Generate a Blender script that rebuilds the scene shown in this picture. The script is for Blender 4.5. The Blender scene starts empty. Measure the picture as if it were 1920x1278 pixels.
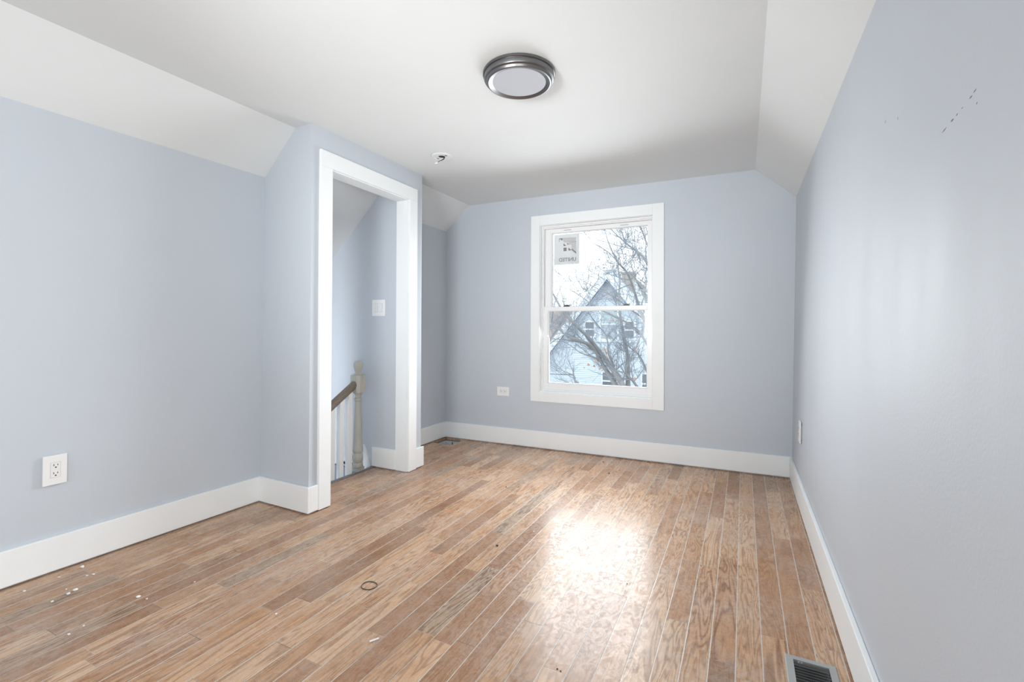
import bpy, bmesh, math, random
from mathutils import Vector, Matrix

scn = bpy.context.scene
COL = scn.collection
rnd = random.Random(7)

# ------------------------------------------------------------------ camera
CAM_H = 1.10
FPX, YAW, PITCH, ROLL, PCX, PCY = 875.25, 26.1984, 0.5919, 0.1947, 963.52, 606.70
a, b, c = (math.radians(v) for v in (YAW, PITCH, ROLL))
Rv = Vector((math.cos(a), math.sin(a), 0)); Dv0 = Vector((-math.sin(a), math.cos(a), 0)); Zv = Vector((0, 0, 1))
Dv = Dv0 * math.cos(b) + Zv * math.sin(b); Uv = -Dv0 * math.sin(b) + Zv * math.cos(b)
R2 = Rv * math.cos(c) + Uv * math.sin(c); U2 = -Rv * math.sin(c) + Uv * math.cos(c)
cam = bpy.data.cameras.new('camera'); camo = bpy.data.objects.new('camera', cam); COL.objects.link(camo)
m = Matrix((R2, U2, -Dv)).transposed().to_4x4(); m.translation = (0, 0, CAM_H); camo.matrix_world = m
cam.sensor_fit = 'HORIZONTAL'; cam.sensor_width = 36.0; cam.lens = FPX / 1920 * 36
cam.shift_x = -(PCX - 960) / 1920; cam.shift_y = (PCY - 639) / 1920
cam.clip_start = 0.02; cam.clip_end = 300
scn.camera = camo

# ------------------------------------------------------------------ sky, daylight and added fill lights
SKY = 1.75
world = bpy.data.worlds.new('overcast_sky'); scn.world = world; world.use_nodes = True
bg = world.node_tree.nodes['Background']; bg.inputs[0].default_value = (0.93, 0.965, 1.0, 1); bg.inputs[1].default_value = SKY

def area(name, loc, rot, sx, sy, power, col=(1, 1, 1), spread=180):
    l = bpy.data.lights.new(name, 'AREA'); l.shape = 'RECTANGLE'; l.size = sx; l.size_y = sy
    l.energy = power; l.color = col; l.spread = math.radians(spread)
    o = bpy.data.objects.new(name, l); COL.objects.link(o); o.location = loc; o.rotation_euler = rot
    return o
# daylight through the window in the picture (from just outside its panes, into the room)
area('daylight_back', (-1.18, 3.96, 1.22), (math.radians(-70), 0, math.radians(1.3)), 0.96, 1.36, 30, (0.93, 0.97, 1.0), 148)
# added fill light, set outside a made-up window behind the camera
area('fill_front', (-0.95, -2.33, 1.30), (math.radians(90), 0, 0), 1.65, 1.5, 12, (0.95, 0.985, 1.0))
# added fill from the right, set in the opening of a made-up window
area('fill_side', (0.40, -0.55, 1.15), (math.radians(90), 0, math.radians(90)), 1.1, 1.4, 34, (0.95, 0.985, 1.0))
# added fill behind the camera, aimed forward at the window wall
area('fill_back_wall', (-1.1, -0.6, 1.3), (math.radians(97), 0, math.radians(0)), 0.6, 0.6, 10.5, (0.95, 0.985, 1.0), 70)
# added fill inside the stairwell, brightens the landing
area('fill_stairwell', (-3.1, 0.70, 0.2), (math.radians(108), 0, 0), 0.6, 1.0, 20, (0.96, 0.985, 1.0), 135)

scn.view_settings.view_transform = 'Standard'; scn.view_settings.look = 'None'
scn.view_settings.gamma = 1.0; scn.view_settings.use_curve_mapping = False
scn.view_settings.exposure = 0.45
cy = scn.cycles
cy.use_denoising = True; cy.use_adaptive_sampling = True; cy.adaptive_threshold = 0.02; cy.max_bounces = 10; cy.diffuse_bounces = 7; cy.glossy_bounces = 4
cy.transmission_bounces = 4; cy.transparent_max_bounces = 10; cy.caustics_reflective = False; cy.caustics_refractive = False
cy.sample_clamp_indirect = 6.0

# ------------------------------------------------------------------ materials
def mat(name, col, rough=0.5, spec=0.5, metal=0.0):
    M = bpy.data.materials.new(name); M.use_nodes = True
    p = M.node_tree.nodes['Principled BSDF']
    p.inputs['Base Color'].default_value = (*col, 1); p.inputs['Roughness'].default_value = rough
    p.inputs['Specular IOR Level'].default_value = spec; p.inputs['Metallic'].default_value = metal
    return M

class NT:
    """small helper to write node trees as expressions"""
    def __init__(s, M): s.t = M.node_tree; s.n = s.t.nodes; s.l = s.t.links; s.bsdf = s.n.get('Principled BSDF')
    def put(s, sock, v):
        if isinstance(v, bpy.types.NodeSocket): s.l.new(v, sock)
        elif v is not None: sock.default_value = v
    def math(s, op, x, y=None, z=None, clamp=False):
        n = s.n.new('ShaderNodeMath'); n.operation = op; n.use_clamp = clamp
        for i, v in enumerate((x, y, z)): s.put(n.inputs[i], v)
        return n.outputs[0]
    def vec(s, x, y, z):
        n = s.n.new('ShaderNodeCombineXYZ')
        for i, v in enumerate((x, y, z)): s.put(n.inputs[i], v)
        return n.outputs[0]
    def obj(s):
        n = s.n.new('ShaderNodeTexCoord'); return n.outputs['Object']
    def sep(s, v):
        n = s.n.new('ShaderNodeSeparateXYZ'); s.put(n.inputs[0], v); return n.outputs
    def noise(s, v, scale=1.0, detail=2.0, rough=0.5, dist=0.0):
        n = s.n.new('ShaderNodeTexNoise'); s.put(n.inputs['Vector'], v)
        n.inputs['Scale'].default_value = scale; n.inputs['Detail'].default_value = detail
        n.inputs['Roughness'].default_value = rough; n.inputs['Distortion'].default_value = dist
        return n.outputs['Fac']
    def white(s, v):
        n = s.n.new('ShaderNodeTexWhiteNoise'); n.noise_dimensions = '3D'; s.put(n.inputs['Vector'], v)
        return n.outputs['Color'], n.outputs['Value']
    def ramp(s, f, stops, interp='LINEAR'):
        n = s.n.new('ShaderNodeValToRGB'); n.color_ramp.interpolation = interp
        e = n.color_ramp.elements
        while len(e) < len(stops): e.new(0.5)
        for k, (p, cc) in enumerate(stops):
            e[k].position = p; e[k].color = (*cc, 1) if len(cc) == 3 else cc
        s.put(n.inputs[0], f); return n.outputs[0]
    def mix(s, f, x, y, blend='MIX'):
        n = s.n.new('ShaderNodeMix'); n.data_type = 'RGBA'; n.blend_type = blend
        s.put(n.inputs[0], f)
        for i, v in ((6, x), (7, y)):
            s.put(n.inputs[i], (*v, 1) if isinstance(v, tuple) and len(v) == 3 else v)
        return n.outputs[2]
    def maprange(s, v, f0, f1, t0, t1, smooth=False):
        n = s.n.new('ShaderNodeMapRange'); n.interpolation_type = 'SMOOTHSTEP' if smooth else 'LINEAR'
        for i, x in enumerate((v, f0, f1, t0, t1)): s.put(n.inputs[i], x)
        return n.outputs[0]
    def bump(s, h, strength, dist):
        n = s.n.new('ShaderNodeBump'); n.inputs['Strength'].default_value = strength; n.inputs['Distance'].default_value = dist
        s.put(n.inputs['Height'], h); s.l.new(n.outputs[0], s.bsdf.inputs['Normal']); return n

def painted(name, col, rough, bump, scale=160, streaks=0.0):
    M = mat(name, col, rough); t = NT(M); v = t.obj()
    t.bump(t.noise(v, scale, 3), bump, 0.002)
    n = t.noise(v, 1.6, 4)
    t.put(t.bsdf.inputs['Base Color'], t.mix(n, tuple(x * 0.965 for x in col), tuple(min(1, x * 1.03) for x in col)))
    if streaks:
        x, y, z = t.sep(v)
        st = t.noise(t.vec(t.math('MULTIPLY', x, 4.0), t.math('MULTIPLY', y, 4.0), t.math('MULTIPLY', z, 0.8)), 1.0, 4)
        t.put(t.bsdf.inputs['Roughness'], t.maprange(st, 0.3, 0.7, rough - streaks, rough + streaks))
    return M

WALL = painted('blue_grey_wall_paint', (0.56, 0.60, 0.65), 0.55, 0.18, 130, 0.06); WALL.node_tree.nodes['Principled BSDF'].inputs['Specular IOR Level'].default_value = 0.3
CEIL = painted('white_ceiling_paint', (0.75, 0.77, 0.77), 0.75, 0.2, 140)
TRIM = painted('white_semi_gloss_trim', (0.85, 0.87, 0.875), 0.45, 0.05, 60); TRIM.node_tree.nodes['Principled BSDF'].inputs['Specular IOR Level'].default_value = 0.25
VINYL = painted('white_window_vinyl', (0.84, 0.845, 0.85), 0.35, 0.02, 60)
PLASTIC = mat('white_plastic', (0.84, 0.845, 0.84), 0.3)
PLASTIC2 = mat('white_device_plastic', (0.82, 0.82, 0.81), 0.28)
GASKET = mat('pale_grey_seam', (0.50, 0.50, 0.50), 0.6)
SLOT = mat('dark_slot', (0.02, 0.02, 0.02), 0.6)
SCUFF = mat('grey_scuff', (0.20, 0.21, 0.24), 0.7)
DUCT_METAL = mat('galvanised_metal', (0.72, 0.74, 0.75), 0.42, 0.5, 0.25)
REGISTER = mat('grey_enamel_metal', (0.36, 0.365, 0.355), 0.42, 0.5, 0.15)
BLACKM = mat('black_louver_metal', (0.012, 0.012, 0.012), 0.45)
BLADE = mat('dark_louver_enamel', (0.10, 0.10, 0.10), 0.4)
NICKEL = mat('brushed_dark_nickel', (0.20, 0.20, 0.205), 0.34, 0.5, 1.0)
OPAL = mat('opal_diffuser', (0.50, 0.515, 0.56), 0.6, 0.15)
LOCK = mat('dark_bronze_lock', (0.02, 0.03, 0.035), 0.4)
CRUMB = mat('white_plaster', (0.82, 0.81, 0.79), 0.9)
DARKCR = mat('dark_debris', (0.03, 0.022, 0.018), 0.8)
RUBBER = mat('dark_rubber', (0.03, 0.04, 0.04), 0.5)
STAIRBLUE = painted('blue_grey_stair_paint', (0.22, 0.26, 0.32), 0.5, 0.1)

def old_paint():
    M = mat('worn_grey_beige_paint', (0.46, 0.45, 0.40), 0.45); t = NT(M); v = t.obj(); x, y, z = t.sep(v)
    n = t.noise(t.vec(t.math('MULTIPLY', x, 30.), t.math('MULTIPLY', y, 30.), t.math('MULTIPLY', z, 9.)), 1.0, 5, 0.65)
    f = t.maprange(n, 0.60, 0.70, 0, 1)
    base = t.mix(t.noise(v, 14, 3), (0.43, 0.425, 0.385), (0.52, 0.505, 0.45))
    t.put(t.bsdf.inputs['Base Color'], t.mix(t.math('MULTIPLY', f, 0.55), base, (0.22, 0.20, 0.17)))
    t.bump(n, 0.2, 0.002)
    return M
NEWEL = old_paint()

def rail_wood():
    M = mat('grey_brown_rail_wood', (0.17, 0.13, 0.095), 0.42); t = NT(M); x, y, z = t.sep(t.obj())
    n = t.noise(t.vec(t.math('MULTIPLY', x, 120.), t.math('MULTIPLY', y, 6.), t.math('MULTIPLY', z, 120.)), 1.0, 3)
    t.put(t.bsdf.inputs['Base Color'], t.mix(n, (0.13, 0.10, 0.075), (0.24, 0.19, 0.145)))
    return M
RAIL = rail_wood()

PW = 0.0805
def oak(name, plank=True):
    M = mat(name, (0.4, 0.25, 0.15), 0.25); t = NT(M); v = t.obj(); x, y, z = t.sep(v)
    u = t.math('DIVIDE', t.math('SUBTRACT', x, 0.055), PW)
    row = t.math('FLOOR', u); fu = t.math('FRACT', u)
    r1 = t.white(t.vec(row, 3.7, 1.1))[1]; r2 = t.white(t.vec(row, 9.2, 4.4))[1]
    ln = t.math('MULTIPLY_ADD', r2, 0.50, 0.42)
    yw = t.math('ADD', y, t.math('MULTIPLY', t.noise(t.vec(row, t.math('MULTIPLY', y, 1.3), 0.0), 1.0, 0), 0.5))
    vv = t.math('ADD', t.math('DIVIDE', yw, ln), t.math('MULTIPLY', r1, 9.0))
    seg = t.math('FLOOR', vv); fv = t.math('FRACT', vv)
    idc, idv = t.white(t.vec(row, seg, 0.5)); ir, ig, ib = t.sep(idc)
    # seams
    du = t.math('MULTIPLY', t.math('MINIMUM', fu, t.math('SUBTRACT', 1.0, fu)), PW)
    dv = t.math('MULTIPLY', t.math('MINIMUM', fv, t.math('SUBTRACT', 1.0, fv)), ln)
    su = t.maprange(du, 0.0010, 0.0022, 1, 0); sv = t.maprange(dv, 0.0007, 0.0016, 1, 0)
    # grain: contour lines of a stretched noise (cathedral figure) plus fine pores
    gx = t.math('MULTIPLY_ADD', x, 11.0, t.math('MULTIPLY', ir, 60.0))
    gy = t.math('MULTIPLY_ADD', y, 1.15, t.math('MULTIPLY', ig, 60.0))
    gn = t.noise(t.vec(gx, gy, t.math('MULTIPLY', ib, 30.0)), 1.0, 3, 0.55, 0.35)
    k = t.math('MULTIPLY_ADD', ig, 90.0, 50.0)
    ring = t.math('MULTIPLY_ADD', t.math('SINE', t.math('MULTIPLY', gn, k)), 0.5, 0.5)
    ring = t.math('POWER', ring, 2.2)
    pore = t.noise(t.vec(t.math('MULTIPLY', x, 380.0), t.math('MULTIPLY', y, 14.0), t.math('MULTIPLY', idv, 20.0)), 1.0, 3, 0.6)
    broad = t.noise(t.vec(t.math('MULTIPLY_ADD', x, 14.0, t.math('MULTIPLY', ib, 40.)), t.math('MULTIPLY', y, 1.4), idv), 1.0, 4)
    base = t.ramp(idv, [(0.0, (0.33, 0.18, 0.098)), (0.18, (0.43, 0.24, 0.13)), (0.45, (0.56, 0.345, 0.20)),
                        (0.72, (0.65, 0.44, 0.285)), (0.88, (0.53, 0.305, 0.17)), (1.0, (0.43, 0.315, 0.22))])
    dark = t.mix(1.0, base, (0.42, 0.32, 0.26), 'MULTIPLY')
    red = t.mix(1.0, base, (0.80, 0.62, 0.50), 'MULTIPLY')
    rs = t.math('MULTIPLY', ring, t.math('MULTIPLY_ADD', ir, 0.60, 0.38))
    colr = t.mix(rs, base, dark)
    colr = t.mix(t.maprange(pore, 0.42, 0.70, 0, 0.45), colr, dark)
    colr = t.mix(t.maprange(broad, 0.45, 0.72, 0, 0.5), colr, red)
    knot = t.noise(t.vec(t.math('MULTIPLY', x, 9.0), t.math('MULTIPLY', y, 3.2), 4.0), 1.0, 2)
    colr = t.mix(t.maprange(knot, 0.70, 0.80, 0, 0.55), colr, (0.13, 0.085, 0.06))
    # dust film and smears left by wiping
    d1 = t.noise(v, 2.3, 6, 0.68); d2 = t.noise(t.vec(t.math('MULTIPLY', x, 24.), t.math('MULTIPLY', y, 17.), 2.0), 1.0, 6, 0.72, 2.2)
    dust = t.math('MULTIPLY', t.maprange(d1, 0.36, 0.66, 0.0, 1.0), t.maprange(d2, 0.36, 0.62, 0.40, 1.0))
    dust = t.math('MULTIPLY', dust, 0.42)
    colr = t.mix(dust, colr, (0.54, 0.49, 0.455))
    seamlight = t.math('MULTIPLY', su, t.maprange(t.noise(t.vec(row, t.math('MULTIPLY', y, 1.1), 7.0), 1.0, 2), 0.30, 0.42, 0, 1))
    colr = t.mix(su, colr, (0.10, 0.07, 0.05)); colr = t.mix(t.math('MULTIPLY', seamlight, 0.9), colr, (0.64, 0.59, 0.54))
    colr = t.mix(t.math('MULTIPLY', sv, 0.8), colr, t.mix(ib, (0.09, 0.06, 0.045), (0.50, 0.44, 0.38)))
    t.put(t.bsdf.inputs['Base Color'], colr)
    film = t.maprange(d2, 0.40, 0.60, 0.0, 1.0)
    t.put(t.bsdf.inputs['Roughness'], t.maprange(film, 0, 1, 0.17, 0.38))
    t.bsdf.inputs['IOR'].default_value = 1.5
    t.bsdf.inputs['Coat Weight'].default_value = 0.0; t.bsdf.inputs['Specular IOR Level'].default_value = 0.19; t.bsdf.inputs['Coat IOR'].default_value = 1.6
    t.put(t.bsdf.inputs['Coat Roughness'], t.maprange(film, 0, 1, 0.14, 0.34))
    h = t.math('SUBTRACT', t.math('MULTIPLY', pore, 0.12), t.math('MAXIMUM', su, sv))
    h = t.math('ADD', h, t.math('MULTIPLY', ir, 0.25))
    t.bump(h, 0.25, 0.0012)
    return M
OAK = oak('oak_strip_floor')

def glass_mat():
    M = bpy.data.materials.new('window_glass'); M.use_nodes = True; nt = M.node_tree; nt.nodes.clear()
    o = nt.nodes.new('ShaderNodeOutputMaterial'); mx = nt.nodes.new('ShaderNodeMixShader')
    tr = nt.nodes.new('ShaderNodeBsdfTransparent'); gl = nt.nodes.new('ShaderNodeBsdfGlossy'); fr = nt.nodes.new('ShaderNodeFresnel')
    tr.inputs[0].default_value = (0.97, 0.985, 0.985, 1); gl.inputs['Roughness'].default_value = 0.0; fr.inputs[0].default_value = 1.45
    nt.links.new(fr.outputs[0], mx.inputs[0]); nt.links.new(tr.outputs[0], mx.inputs[1]); nt.links.new(gl.outputs[0], mx.inputs[2])
    nt.links.new(mx.outputs[0], o.inputs[0]); return M
GLASS = glass_mat()
def film_mat():
    M = bpy.data.materials.new('sticker_film'); M.use_nodes = True; nt = M.node_tree
    p = nt.nodes['Principled BSDF']; p.inputs['Base Color'].default_value = (0.92, 0.92, 0.91, 1); p.inputs['Roughness'].default_value = 0.5
    o = nt.nodes['Material Output']; mx = nt.nodes.new('ShaderNodeMixShader'); tl = nt.nodes.new('ShaderNodeBsdfTranslucent'); tl.inputs[0].default_value = (0.92, 0.92, 0.91, 1)
    mx.inputs[0].default_value = 0.85; nt.links.new(p.outputs[0], mx.inputs[1]); nt.links.new(tl.outputs[0], mx.inputs[2]); tp = nt.nodes.new('ShaderNodeBsdfTransparent'); m2 = nt.nodes.new('ShaderNodeMixShader'); m2.inputs[0].default_value = 0.36
    nt.links.new(mx.outputs[0], m2.inputs[1]); nt.links.new(tp.outputs[0], m2.inputs[2]); nt.links.new(m2.outputs[0], o.inputs[0])
    return M
FILM = film_mat()
INK = mat('grey_ink', (0.22, 0.22, 0.22), 0.6); INK2 = mat('pale_grey_ink', (0.52, 0.52, 0.515), 0.6)
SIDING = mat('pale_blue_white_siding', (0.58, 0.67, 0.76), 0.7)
GABLE = mat('grey_gable_shade_and_wall', (0.50, 0.53, 0.60), 0.8)  # stands in for shade under the gable overhang; also the second house's wall
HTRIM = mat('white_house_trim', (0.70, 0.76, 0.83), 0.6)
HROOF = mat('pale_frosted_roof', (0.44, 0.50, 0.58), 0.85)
BROOF = painted('brown_shingle_roof', (0.30, 0.26, 0.25), 0.9, 0.5, 20)
HGLASS = mat('dark_house_glass', (0.16, 0.19, 0.23), 0.15); BLINDM = mat('window_blind', (0.42, 0.52, 0.56), 0.6); CURTAIN = mat('window_curtain', (0.40, 0.46, 0.54), 0.8)
CHIM = painted('tan_chimney', (0.40, 0.37, 0.33), 0.9, 0.6, 12)
BARK = painted('grey_bark', (0.25, 0.255, 0.265), 0.9, 0.8, 40); TWIG = mat('grey_twig', (0.24, 0.27, 0.31), 0.9)
LEAF = mat('dry_orange_leaf', (0.46, 0.27, 0.19), 0.8)
GROUND = painted('winter_ground', (0.30, 0.30, 0.28), 0.95, 0.5, 3)

# ------------------------------------------------------------------ helpers
def link(name, bm, M, parent=None, bevel=0.0, smooth=False):
    bmesh.ops.recalc_face_normals(bm, faces=bm.faces[:])
    me = bpy.data.meshes.new(name); bm.to_mesh(me); bm.free()
    for mm in (M if isinstance(M, (list, tuple)) else [M]): me.materials.append(mm)
    if smooth:
        for p in me.polygons: p.use_smooth = True
        if smooth != 'all': me.set_sharp_from_angle(angle=math.radians(smooth if smooth is not True else 35))
    o = bpy.data.objects.new(name, me); COL.objects.link(o); o.parent = parent
    if bevel:
        md = o.modifiers.new('bevel', 'BEVEL'); md.width = bevel; md.segments = 2; md.limit_method = 'ANGLE'
    return o
def tag(o, label, cat, group=None):
    o['label'] = label; o['category'] = cat
    if group: o['group'] = group
    return o
def thing(name, label, cat, loc=(0, 0, 0), group=None):
    o = bpy.data.objects.new(name, None); COL.objects.link(o); o.location = loc; o.empty_display_size = 0.05
    return tag(o, label, cat, group)
def struct(name, bm, M, parent=None, **k):
    o = link(name, bm, M, parent, **k)
    if parent is None: o['kind'] = 'structure'
    return o
ID = lambda x, y, z: (x, y, z)
def box(bm, a0, a1, z0, z1, o0, o1, F):
    """box in a wall's own frame: along, height, offset out of the wall"""
    vs = [bm.verts.new(F(p, q, r)) for r in (o0, o1) for q in (z0, z1) for p in (a0, a1)]
    for f in ((0, 1, 3, 2), (4, 6, 7, 5), (0, 4, 5, 1), (2, 3, 7, 6), (0, 2, 6, 4), (1, 5, 7, 3)): bm.faces.new([vs[i] for i in f])
    return vs
def cube(bm, x0, x1, y0, y1, z0, z1):
    return box(bm, x0, x1, z0, z1, y0, y1, lambda p, q, r: (p, r, q))
def loft(bm, A, yA, B, yB):
    """closed prism between two xz sections"""
    va = [bm.verts.new((x, yA, z)) for x, z in A]; vb = [bm.verts.new((x, yB, z)) for x, z in B]; n = len(A)
    bm.faces.new(va); bm.faces.new(vb[::-1])
    for i in range(n): bm.faces.new((va[i], va[(i + 1) % n], vb[(i + 1) % n], vb[i]))
def lathe(bm, prof, cx=0, cyy=0, n=48, cap=True):
    rings = []
    for r, z in prof:
        rings.append([bm.verts.new((cx + r * math.cos(2 * math.pi * i / n), cyy + r * math.sin(2 * math.pi * i / n), z)) for i in range(n)])
    for A, B in zip(rings, rings[1:]):
        for i in range(n): bm.faces.new((A[i], A[(i + 1) % n], B[(i + 1) % n], B[i]))
    if cap:
        bm.faces.new(rings[0][::-1]); bm.faces.new(rings[-1])
def tube(bm, pts, radii, n=6):
    pts = [Vector(p) for p in pts]; prev = None
    ref = Vector((0, 0, 1))
    for i, p in enumerate(pts):
        d = (pts[min(i + 1, len(pts) - 1)] - pts[max(i - 1, 0)]).normalized()
        s = d.cross(ref)
        if s.length < 1e-3: s = d.cross(Vector((1, 0, 0)))
        s.normalize(); w = d.cross(s)
        ring = [bm.verts.new(p + (s * math.cos(2 * math.pi * k / n) + w * math.sin(2 * math.pi * k / n)) * radii[i]) for k in range(n)]
        if prev:
            for k in range(n): bm.faces.new((prev[k], prev[(k + 1) % n], ring[(k + 1) % n], ring[k]))
        else: bm.faces.new(ring[::-1])
        prev = ring
    bm.faces.new(prev)
BM = bmesh.new

# ------------------------------------------------------------------ room dimensions (an old attic room, a little out of true)
XL, ZL, XS, ZC, XC, Y1, Y2 = -2.7641, 2.0632, -2.4657, 2.3251, -2.3117, 1.9521, 3.0224
XK, ZK, YB, XR, XRS, ZR = -2.7187, 2.0872, 4.0134, 0.3189, 0.0832, 2.0848
XS2 = -2.4477; YF = -2.20; ZB = 0.1595; T = 0.018; YA = 2.852; XI = XC - 0.105
def LW(y, z, o): return (XL + 0.0278 * (y - Y1) + 0.007 * z + o, y, z)
def BW(x, z, o): return (x, YB + 0.0223 * x + 0.0023 * z - o, z)
def RW(y, z, o): return (XR - 0.0018 * (y - YB) + 0.0163 * z - o, y, z)
def FW(x, z, o): return (x, Y1 - 0.0238 * (x - XC) + 0.0038 * z - o, z)
def DW(y, z, o): return (XC + o, y, z)
def KW(y, z, o): return (XK + o, y, z)
def GW(x, z, o): return (x, YF + o, z)          # wall behind the camera
def AW(x, z, o): return (x, YA - o, z)          # wall at the back of the stair landing

# floor: oak strips, with openings for the two ducts
HX0, HX1, HY0, HY1 = -2.705, -2.475, 3.705, 3.945
RX0, RX1, RY0, RY1 = 0.142, 0.250, 1.580, 1.818
SX = -2.643                                     # edge of the landing above the stairs
bm = BM()
def frect(x0, x1, y0, y1): cube(bm, x0, x1, y0, y1, -0.022, 0.0)
ycuts = [YF - .1, RY0, RY1, 1.95, YA - 0.6, YA, HY0, HY1, 4.1]
for ya, yb_ in zip(ycuts, ycuts[1:]):
    mid = (ya + yb_) / 2
    xa = -3.0 if (mid < 1.95 or mid > YA) else SX
    if ya == 1.95: xa = SX
    holes = []
    if RY0 < mid < RY1: holes.append((RX0, RX1))
    if HY0 < mid < HY1: holes.append((HX0, HX1))
    x = xa
    for h0, h1 in holes: frect(x, h0, ya, yb_); x = h1
    frect(x, 0.45, ya, yb_)
struct('floor', bm, OAK)
# threshold strip along the landing edge
bm = BM(); cube(bm, SX - 0.012, SX + 0.004, 2.06, YA, -0.16, 0.004)
struct('trim_3', bm, STAIRBLUE)
bm = BM(); cube(bm, SX + 0.004, SX + 0.03, 2.06, YA, -0.01, 0.0012)
struct('trim_4', bm, RAIL)

# walls
def rects_minus(bm, F, a0, a1, z0, z1, h0, h1, hz0, hz1, o0, o1):
    box(bm, a0, h0, z0, z1, o0, o1, F); box(bm, h1, a1, z0, z1, o0, o1, F)
    if hz0 > z0: box(bm, h0, h1, z0, hz0, o0, o1, F)
    box(bm, h0, h1, hz1, z1, o0, o1, F)
WT = -0.12
bm = BM(); box(bm, YF - 0.12, 1.99, -0.02, ZC, WT, 0, LW); struct('wall_left', bm, WALL)
SY0, SY1, SZ0, SZ1 = -1.15, 0.05, 0.42, 1.90              # opening for the added side window
bm = BM(); rects_minus(bm, RW, YF - 0.12, 4.2, -0.02, ZC, SY0, SY1, SZ0, SZ1, WT, 0); wr = struct('wall_right', bm, WALL)
WX0, WX1, WZ0, WZ1 = -1.690, -0.672, 0.515, 2.056          # rough opening of the window
bm = BM(); rects_minus(bm, BW, -2.95, 0.45, -0.02, ZC + 0.1, WX0, WX1, WZ0, WZ1, WT, 0); struct('wall_back', bm, WALL)
GX0, GX1, GZ0, GZ1 = -1.80, -0.10, 0.55, 2.05  # opening for the added window behind the camera
bm = BM(); rects_minus(bm, GW, -3.1, 0.45, -0.02, ZC + 0.1, GX0, GX1, GZ0, GZ1, WT, 0); struct('wall_front', bm, WALL)
bm = BM(); box(bm, -3.0, XC, -0.02, ZC + 0.1, -0.10, 0, FW); struct('wall_stair_front', bm, WALL)
DO0, DO1, DOZ = 2.1057, 2.845, 2.0828                       # clear door opening
bm = BM()
box(bm, 0.0, 1.0, -0.02, ZC + 0.1, -0.105, 0, lambda p, q, o: (XC + o, (1 - p) * FW(XC, q, -0.10)[1] + p * (DO0 - 0.012), q))
box(bm, DO0 - 0.012, YA, DOZ + 0.012, ZC + 0.1, -0.105, 0, DW)
struct('wall_doorway', bm, WALL)
bm = BM(); cube(bm, -3.75, XC, YA, Y2, -2.6, ZC + 0.1); struct('wall_stair_back', bm, WALL)
bm = BM(); box(bm, Y2 - 0.02, 4.2, -0.02, ZC, WT, 0, KW); struct('wall_alcove', bm, WALL)
# stairwell enclosure
bm = BM(); cube(bm, -3.75, -3.62, 0.0, YA + 0.02, -2.6, 1.5); struct('wall_stair_outer', bm, WALL)
bm = BM(); cube(bm, -3.75, -2.6, 0.0, 0.1, -2.6, 2.3); struct('wall_stair_end', bm, WALL)
bm = BM(); cube(bm, SX - 0.012, -2.52, 0.1, YA, -2.6, -0.022); struct('wall_stair_inner', bm, WALL)
bm = BM(); cube(bm, -3.75, -2.5, 0.0, YA + 0.02, -2.72, -2.6); struct('floor_stairs', bm, STAIRBLUE)
bm = BM()
for k in range(9):
    y1_ = YA - 0.02 - 0.25 * k
    cube(bm, -3.62, SX - 0.014, y1_ - 0.275, y1_ - 0.0, -0.19 * (k + 1) - 0.03, -0.19 * (k + 1))
    cube(bm, -3.62, SX - 0.014, y1_ - 0.02, y1_ - 0.0, -0.19 * (k + 1) - 0.0, -0.19 * k - 0.03)
struct('floor_stair_treads', bm, STAIRBLUE)

# ceiling: flat middle with a slope on each side
def slope_ext(x0, z0, x1, z1, e):
    k = (z1 - z0) / (x1 - x0); return (x0 + e, z0 + e * k)
def sect(xl, zl, xs, xr, right=True, left=True):
    lo = slope_ext(xl, zl, xs, ZC, -0.16) if left else (XC - 0.05, ZC)
    ro = slope_ext(xr, ZR, XRS, ZC, 0.16)
    inner = [lo, (xs if left else XC - 0.04, ZC), (XRS, ZC), ro]
    return inner + [(x, z + 0.14) for x, z in inner[::-1]]
bm = BM()
xa = LW(YF - .12, ZL, 0)[0]; xb = LW(2.0, ZL, 0)[0]
loft(bm, sect(xa, ZL, XS + xa - LW(Y1, ZL, 0)[0], RW(YF - .12, ZR, 0)[0]), YF - .12, sect(xb, ZL, XS + xb - LW(Y1, ZL, 0)[0], RW(2.0, ZR, 0)[0]), 1.985)
loft(bm, sect(0, 0, 0, RW(2, ZR, 0)[0], left=False), 1.985, sect(0, 0, 0, RW(3, ZR, 0)[0], left=False), Y2 - 0.02)
loft(bm, sect(XK, ZK, XS2, RW(3, ZR, 0)[0]), Y2 - 0.02, sect(XK, ZK, XS2, RW(4.2, ZR, 0)[0]), 4.2)
struct('ceiling', bm, CEIL)
bm = BM(); pf = lambda x: 2.158 + 0.956 * (x + 2.609)
sec = [(-3.75, pf(-3.75)), (-2.45, pf(-2.45)), (XI, pf(-2.45)), (XI, 2.45), (-2.6, 2.45), (-3.75, pf(-3.75) + 0.2)]
loft(bm, sec, 2.03, sec, YA + 0.02)
sec = [(-3.75, pf(-3.75)), (-2.93, pf(-2.93)), (-2.93, pf(-2.93) + .1), (-3.75, pf(-3.75) + 0.1)]
loft(bm, sec, 0.0, sec, 2.03); struct('ceiling_stairs', bm, CEIL)

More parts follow.
